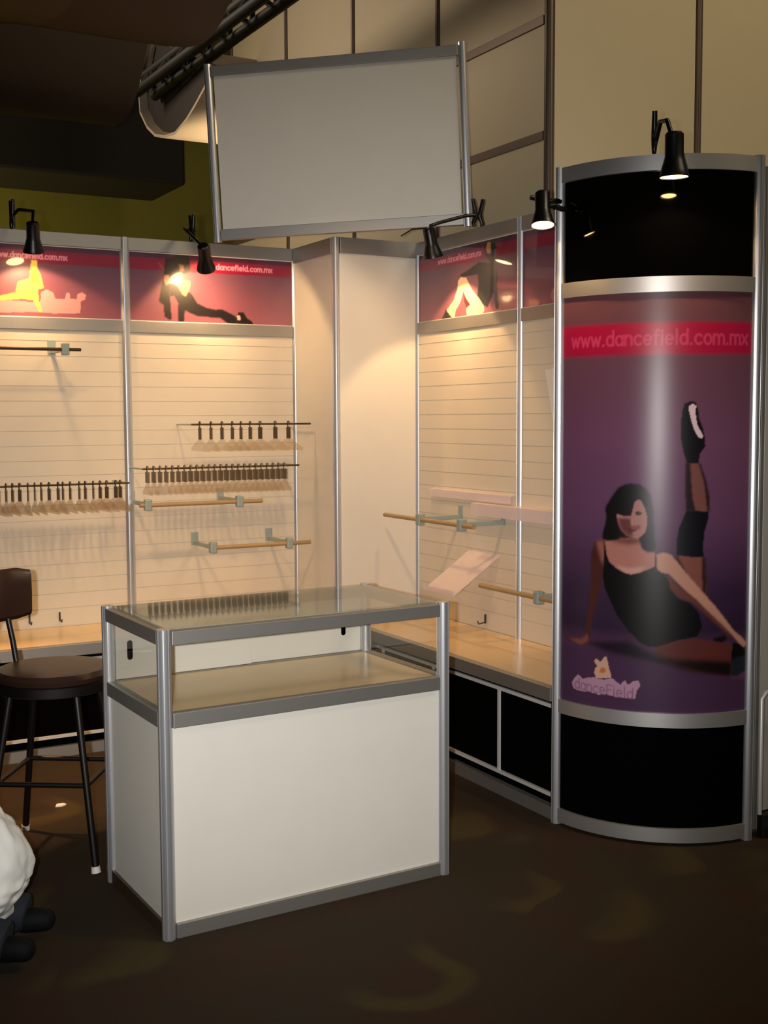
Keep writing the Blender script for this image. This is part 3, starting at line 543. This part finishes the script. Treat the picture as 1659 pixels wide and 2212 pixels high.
lamp('clamp lamp hanging from the left post of the round pylon',(-.150,-.090,2.270),(-.12,-.20,-1),[(-.07,-.04,2.36),(-.09,-.05,2.355),(-.14,-.075,2.36)],(-.068,-.04,2.36),LP[3],cdir=(1,0,0),r=.9,cone=120)
jaw_axis=(.66,.75,0)
lamp('clamp lamp on top of the round pylon, shining down its black front',(.075,-.525,2.385),(.03,.02,-1),[(.135,-.36,2.53),(.115,-.41,2.60),(.082,-.48,2.585),(.08,-.505,2.53)],(.14,-.352,2.56),LP[4],r=1.05,cone=140)

# ---------------- garment rails, hangers, brackets ----------------
def rail(label,along,s0,s1,z,dist,br,m=WOODB,rr=.011,bm=PLASG,grp='wall-mounted rails on the slatwalls',slim=False):
    if along=='x': P=lambda s,d,z_:V((s,YL-d,z_)); 
    else: P=lambda s,d,z_:V((XR-d,s,z_))
    t=thing('wall_rail',label,'rail',tuple(P((s0+s1)/2,0,z)),0,grp)
    MB().tube([P(s0,dist,z),P(s1,dist,z)],rr,14).build('rail',m,t,smooth=True)
    for s in br:
        if slim:
            MB().tube([P(s,.008,z),P(s,dist,z)],.0045,10).build('bracket',bm,t,smooth=True); continue
        b=MB(); p,q=P(s-.02,.001,z-.01),P(s+.02,.012,z+.06); b.box(tuple(map(min,p,q)),tuple(map(max,p,q)),.002)
        p,q=P(s-.008,.01,z-.008),P(s+.008,dist-.004,z+.014); b.box(tuple(map(min,p,q)),tuple(map(max,p,q)),.002)
        p,q=P(s-.017,dist-.018,z-.028),P(s+.017,dist+.018,z+.03); b.box(tuple(map(min,p,q)),tuple(map(max,p,q)),.006)
        b.build('bracket',bm,t)
    return t
rail('upper wooden wall rail just right of the left bay post, hung below the hanger rows','x',-.985,-.33,1.148,.275,[-.945,-.455])
rail('lower wooden wall rail reaching towards the corner column, left slatwall','x',-.62,-.05,.915,.275,[-.605,-.175])
rail('wooden wall rail by the corner column on the right slatwall','y',.96,1.80,1.07,.25,[1.06,1.44])
rail('wooden wall rail low beside the pylon on the right slatwall','y',.12,.93,.80,.23,[.48,.2])
rail('thin dark rod high on the far left slatwall','x',-1.88,-1.26,1.91,.275,[-1.335,-1.8],m=BRONZE,rr=.008)
RA=rail('thin hanging rod with nine clear hangers, upper row by the corner column','x',-.70,-.03,1.548,.25,[-.69,-.04],m=BRONZE,rr=.005,bm=PLASG,slim=True)
RB=rail('thin hanging rod packed with smoky hangers, second row by the corner column','x',-.96,-.10,1.328,.25,[-.955,-.11],m=BRONZE,rr=.005,bm=PLASG,slim=True)
RC=rail('thin hanging rod with tan hangers on the far left slatwall','x',-1.88,-1.03,1.262,.25,[-1.87,-1.04],m=BRONZE,rr=.005,bm=PLASG,slim=True)
def hanger_proto(label,grp,hm,bodym,hookr,ht,wid=.15):
    t=thing('clothes_hanger',label,'hanger',(0,0,0),0,grp)
    pts=[(0,.012*math.cos(a),-.006+.012*math.sin(a)) for a in [math.radians(200-i*26) for i in range(9)]]+[(0,0,-.03),(0,0,-ht)]
    m=MB().tube([V(p)+V((0,0,.0)) for p in pts],.0028,8); m.box((-.0022,-hookr,-ht),(.0022,hookr,-.024),0); m.build('hook',hm,t)
    o=[(0,0,-ht+.008),(0,wid,-ht-.045),(0,wid,-ht-.06),(0,-wid,-ht-.06),(0,-wid,-ht-.045)]
    MB().prism(o,(-.0015,0,0),(.0015,0,0)).build('shoulder_bar',bodym,t); return t
def hangers(proto,xs,y,z,tilt=.1,labels=None):
    for k,x in enumerate(xs):
        if k==0: r=proto
        else:
            r=proto.copy(); COL.objects.link(r)
            for ch in proto.children:
                c=ch.copy(); COL.objects.link(c); c.parent=r
        r.location=(x,y,z); r.rotation_euler=(0,0,random.uniform(-tilt,tilt))
yh=YL-.25
xs=[-.655,-.595,-.535,-.478,-.43,-.378,-.322,-.236,-.16]
hangers(hanger_proto('clear plastic hanger spaced out on the upper rod by the corner column','clear hangers on the upper rod',HOOK,CLEARP,.019,.085),xs,yh,1.556)
hangers(hanger_proto('smoky plastic hanger packed tight on the second rod by the corner column','smoky hangers on the second rod',HOOKL,CLEARP,.030,.078,.08),[-.935+.0325*k for k in range(24)],yh,1.336,.05)
hangers(hanger_proto('tan plastic hanger with dark hook on the far left rod','tan hangers on the far left rod',HOOK,CLEARP,.018,.080,.15),[-1.84+.035*k+random.uniform(-.008,.008) for k in range(23)],yh,1.270,.14)

# frosted strips and tilted clear shelf on the right slatwall
def strip(label,y0,y1,z0,z1,x):
    m=MB(); 
    lp=[(x,0,z0),(x+.003,0,z0),(x+.003,0,z1-.004),(XR-.008,0,z1-.001),(XR-.008,0,z1+.002),(x,0,z1)]
    m.prism(lp,(0,y0,0),(0,y1,0)); o=m.build('label_strip',FROST); tag(o,label,'sign holder'); recenter(o,(x,(y0+y1)/2,z0)); return o
strip('pale pink frosted sign strip on the right slatwall near the corner column',.965,1.70,1.168,1.206,.455)
strip('longer pale frosted sign strip crossing the post beside the pylon',.08,1.25,1.100,1.158,.42)
m=MB(); m.prism([(.22,0,.735),(.222,0,.730),(.484,0,.906),(.482,0,.911)],(0,1.09,0),(0,1.36,0))
m.box((.215,1.09,.73),(.222,1.36,.752)); o=m.build('tilted_shelf',FROST); tag(o,'tilted frosted shoe shelf sloping down from the right slatwall','shelf'); recenter(o,(.48,1.22,.9))
pp=MB().prism([(0,.735,1.79),(0,.60,1.80),(0,.60,1.50),(0,.665,1.53)],(.4815,0,0),(.4828,0,0)).build('paper_sheet',PAPER); tag(pp,'torn white paper sheet on the slatwall high beside the pylon','paper'); recenter(pp,(.482,.66,1.8))
for (x,y,l) in((-1.33,YL-.012,'small dark peg on the ledge behind the bar stool'),(-1.48,YL-.012,'second small peg on the ledge, left of the dark one behind the stool'),(.47,1.21,'small dark peg at the foot of the right slatwall beside the counter'),(.47,1.60,'small peg low on the right slatwall, nearest the corner column')):
    m=MB(); 
    if y>2: m.box((x-.004,y-.004,ZB+.03),(x+.004,y+.004,ZB+.075),.001); m.tube([(x,y,ZB+.035),(x,y-.04,ZB+.03),(x,y-.045,ZB+.045)],.003,8)
    else: m.box((x+.006,y-.004,ZB+.03),(x+.014,y+.004,ZB+.075),.001); m.tube([(x+.01,y,ZB+.035),(x-.03,y,ZB+.03),(x-.035,y,ZB+.045)],.003,8)
    o=m.build('wall_peg',HOOK,smooth=False); tag(o,l,'peg','little pegs at the foot of the slatwalls'); recenter(o,(x,y,ZB+.03))

# ---------------- bar stool ----------------
sc=V((-1.766,.666,0)); st=thing('bar_stool','black metal bar stool with brown round seat and low backrest, left of the counter','bar stool',tuple(sc))
dirs=[V((.06,-.281,0)).normalized()]
for k in range(3): dirs.append(Matrix.Rotation(-math.pi/2,3,'Z')@dirs[-1])
S_=V((-1.772,.64,0))
MB().lathe([(.001,.695),(.15,.697),(.192,.690),(.205,.672),(.200,.655),(.001,.655)],Matrix.Translation(S_),40).build('seat',SEAT,st,smooth=True)
MB().lathe([(.197,.656),(.206,.650),(.204,.618),(.19,.612),(.001,.612),(.001,.656)][::-1],Matrix.Translation(S_),40).build('seat_rim',STOOLB,st,smooth=True)
def legp(k,z):
    f=1-z/.63; return (S_+(sc-S_)*f)+dirs[k]*(.165+(.287-.165)*f)+V((0,0,z))
for k in range(4):
    lg=MB().tube([legp(k,.02),legp(k,.63)],.0125,14).build('leg',STOOLB,st,smooth=True)
    MB().tube([legp(k,0),legp(k,.022)],[.017,.015],14).build('foot_cap',FEET,lg,smooth=True)
    MB().tube([legp(k,.30),legp((k+1)%4,.30)],.0095,12).build('foot_rail',STOOLB,st,smooth=True)
    MB().lathe([(.001,0),(.007,.001),(.008,.004),(.001,.006)],frame(legp(k,.625)+dirs[k]*.012,dirs[k]),10).build('bolt',CHROME,st)
bd=V((-.84,.54,0)).normalized(); a0=math.atan2(bd.y,bd.x)
m=MB(); R1=.225; A=[]
for i in range(25):
    a_=a0+math.radians(-52+104*i/24); u=V((math.cos(a_),math.sin(a_),0)); e=1-abs(i-12)/12; zz=.012*(1-min(1,e*4))
    ring=[]
    for r_,z_ in((0,.835+zz),(-.014,.850+zz),(-.018,.93),(-.014,1.012-zz),(0,1.028-zz),(.013,1.012-zz),(.017,.93),(.013,.850+zz)): ring.append(m.v(S_+u*(R1+r_+.02)+V((0,0,z_))))
    A.append(ring)
for p,q in zip(A,A[1:]):
    for k in range(8): m.bm.faces.new((p[k],p[(k+1)%8],q[(k+1)%8],q[k]))
m.bm.faces.new(A[0][::-1]); m.bm.faces.new(A[-1]); m.build('backrest',SEAT,st,smooth=True)
for s in(-1,1):
    u=Matrix.Rotation(s*math.radians(30),3,'Z')@bd
    MB().tube([S_+u*.17+V((0,0,.60)),S_+u*.20+V((0,0,.66)),S_+u*.222+V((0,0,.76)),S_+u*.262+V((0,0,.90))],.0105,12).build('back_support',STOOLB,st,smooth=True)

o=MB().prism([(-.022,-.012,0),(.004,-.018,0),(.024,-.004,0),(.016,.014,0),(-.01,.017,0)],(0,0,.001),(0,0,.006)).build('paper_scrap',PAPER)
o.location=(-1.638,1.167,0); tag(o,'tiny scrap of paper on the carpet behind the bar stool','scrap')

# ---------------- person kneeling at the left edge ----------------
PB=V((-2.12,-.10,0)); LX=V((.874,-.486,0)); LY=V((.486,.874,0))
def Q(l,f,z): return PB+LX*l+LY*f+V((0,0,z))
def skin(name,verts,edges,m,parent,root=0,sub=2):
    """verts: (l,f,z,r)"""
    me=bpy.data.meshes.new(name); me.from_pydata([tuple(Q(*v[:3])) for v in verts],edges,[])
    me.materials.append(m); o=bpy.data.objects.new(name,me); COL.objects.link(o)
    md=o.modifiers.new('skin','SKIN'); md.use_smooth_shade=True
    for i,v in enumerate(verts):
        r=v[3] if isinstance(v[3],tuple) else (v[3],v[3]); me.skin_vertices[0].data[i].radius=r
    me.skin_vertices[0].data[root].use_root=True
    o.modifiers.new('sub','SUBSURF').levels=sub; o.modifiers['sub'].render_levels=sub
    dg=bpy.context.evaluated_depsgraph_get(); n=bpy.data.meshes.new_from_object(o.evaluated_get(dg)); 
    bpy.data.objects.remove(o); n.name=name
    for p_ in n.polygons: p_.use_smooth=True
    r=bpy.data.objects.new(name,n); COL.objects.link(r)
    if parent is not None: r.parent=parent; n.transform(world_of(parent).inverted())
    return r
# joints
pel=(-.10,0,.27); wai=(-.15,0,.42); che=(-.22,0,.60); nck=(-.27,0,.75); hdb=(-.315,0,.86); hdt=(-.325,0,.955)
v=[pel+(.11,),wai+(.10,),che+(.115,),nck+(.05,),hdb+((.066,.066),),hdt+((.086,.080),)]; e=[(0,1),(1,2),(2,3),(3,4),(4,5)]
def add(p,par): v.append(p); e.append((par,len(v)-1)); return len(v)-1
for s in(-1,1):
    sh=add((-.235,s*.16,.68,.048),2); el=add((-.16 if s<0 else -.20,s*.25,.45,.038),sh); wr=add((-.38,s*.17,.36,.026),el); pm=add((-.44,s*.15,.35,.028),wr)
    for q_,(dl,df) in enumerate(((.0,-.03),(.0,-.01),(.0,.01),(.0,.03))):
        k1=add((-.475,s*.15+df,.35,.0095),pm); k2=add((-.505-.004*(q_%2),s*.15+df*1.1,.338,.009),k1); add((-.525-.006*(q_ in(1,2)),s*.15+df*1.15,.322,.0078),k2)
    t1=add((-.445,s*.15-s*.045,.343,.010),pm); add((-.475,s*.15-s*.06,.335,.0085),t1)
    hp=add((-.12,s*.10,.25,.09),0); kn=add((-.50,s*.14,.085,.062),hp); ka=add((-.46,s*.13,.060,.052),kn); ak=add((-.06,s*.09,.05,.036),ka); add((.0,s*.09,.04,.035),ak)
pr=skin('person',v,e,SKIN,None)
tag(pr,'person kneeling at the left edge in white shirt and navy jeans, back to counter','person')
pr.data.transform(Matrix.Translation(-PB)); pr.location=PB
from mathutils import noise as mnoise
def loft(name,chains,m,folds=0,seg=36,n=40):
    """smooth closed lofts; chain = rings (l,f,z,rl,rf) on level or tilted sections"""
    b=MB(); rnd=random.Random(7)
    for ch in chains:
        C=np.array(ch,float); k=np.arange(len(C)); t=np.linspace(0,len(C)-1,n)
        def cr(c):
            o_=[]
            for x in t:
                i=min(int(x),len(c)-2); u=x-i; p=[c[max(i-1,0)],c[i],c[i+1],c[min(i+2,len(c)-1)]]
                o_.append(.5*((2*p[1])+(-p[0]+p[2])*u+(2*p[0]-5*p[1]+4*p[2]-p[3])*u*u+(-p[0]+3*p[1]-3*p[2]+p[3])*u**3))
            return np.array(o_)
        K=[cr(C[:,j]) for j in range(5)]; pts=[Q(K[0][i],K[1][i],K[2][i]) for i in range(n)]; rings=[]
        for i in range(n):
            d=(pts[min(i+1,n-1)]-pts[max(i-1,0)]).normalized(); a_=LY-d*LY.dot(d); a_.normalize(); c_=d.cross(a_)
            rg=[]
            for q_ in range(seg):
                th=2*math.pi*q_/seg; nz=mnoise.turbulence(V((math.cos(th)*1.3,math.sin(th)*1.3,i*.085+q_*.01)),4,False)-.45; w_=1+folds*3.2*nz+folds*.5*(math.sin(th*5+i*.45)*.5+math.sin(th*3-i*.8+1)*.5+.6*math.sin(th*9+i*1.1))
                rg.append(b.v(pts[i]+(a_*math.cos(th)*K[4][i]+c_*math.sin(th)*K[3][i])*w_))
            rings.append(rg)
        for p,q_ in zip(rings,rings[1:]):
            for x in range(seg): b.bm.faces.new((p[x],p[(x+1)%seg],q_[(x+1)%seg],q_[x]))
        b.bm.faces.new(rings[0][::-1]); b.bm.faces.new(rings[-1])
    return b.build(name,m,pr,smooth=True)
T_=[(-.07,0,.125,.06,.10),(-.065,0,.145,.11,.16),(-.07,0,.20,.150,.19),(-.082,0,.29,.168,.19),(-.135,0,.38,.140,.15),(-.19,0,.47,.130,.14),(-.21,0,.56,.125,.14),(-.20,0,.65,.135,.185),(-.235,0,.725,.10,.15),(-.262,0,.765,.06,.08),(-.27,0,.78,.052,.06)]
SL=[[(-.215,s_*.12,.69,.07,.07),(-.222,s_*.19,.675,.068,.068),(-.215 if s_>0 else -.195,s_*.225,.60,.062,.062),(-.205 if s_>0 else -.175,s_*.245,.52,.060,.058)] for s_ in(-1,1)]
loft('shirt',[T_]+SL,SHIRT,folds=.04,n=110,seg=110)
loft('jeans',[[(-.10,s_*.09,.27,.11,.10),(-.20,s_*.11,.235,.10,.095),(-.38,s_*.13,.15,.085,.08),(-.50,s_*.14,.095,.07,.072),(-.545,s_*.14,.075,.03,.04)] for s_ in(-1,1)]+[[(-.52,s_*.135,.075,.04,.05),(-.44,s_*.13,.072,.065,.065),(-.25,s_*.11,.075,.07,.068),(-.08,s_*.10,.085,.066,.066),(.02,s_*.095,.085,.062,.064),(.045,s_*.095,.082,.05,.055)] for s_ in(-1,1)],JEANS,folds=.03)
for s in(-1,1): skin('shoe',[(.0,s*.095,.05,.042),(.07,s*.10,.065,.04),(.13,s*.105,.05,.034)],[(0,1),(1,2)],SHOE,pr)
loft('hair',[[(-.27,0,.80,.03,.04),(-.272,0,.812,.055,.07),(-.275,0,.85,.075,.088),(-.283,0,.90,.088,.094),(-.29,0,.95,.090,.092),(-.30,0,1.0,.075,.078),(-.305,0,1.03,.045,.05),(-.308,0,1.042,.012,.014)]],HAIR,folds=.012,n=40,seg=48)
# face on the far (left) side
m=MB(); hc=Q(-.345,0,.90)
m.tube([Q(-.405,0,.925),Q(-.428,0,.895),Q(-.405,0,.885)],[.008,.013,.008],10); m.build('nose',SKIN,pr,smooth=True)
for s in(-1,1):
    MB().lathe([(.001,-.011),(.009,-.006),(.011,0),(.009,.006),(.001,.011)],Matrix.Translation(Q(-.402,s*.032,.925)),12).build('eye',HAIR,pr,smooth=True)
    MB().tube([Q(-.325,s*.083,.93),Q(-.315,s*.092,.91),Q(-.325,s*.083,.885)],[.008,.014,.008],10).build('ear',SKIN,pr,smooth=True)
MB().tube([Q(-.405,-.024,.858),Q(-.413,0,.855),Q(-.405,.024,.858)],[.003,.006,.003],8).build('mouth',SEAT,pr,smooth=True)
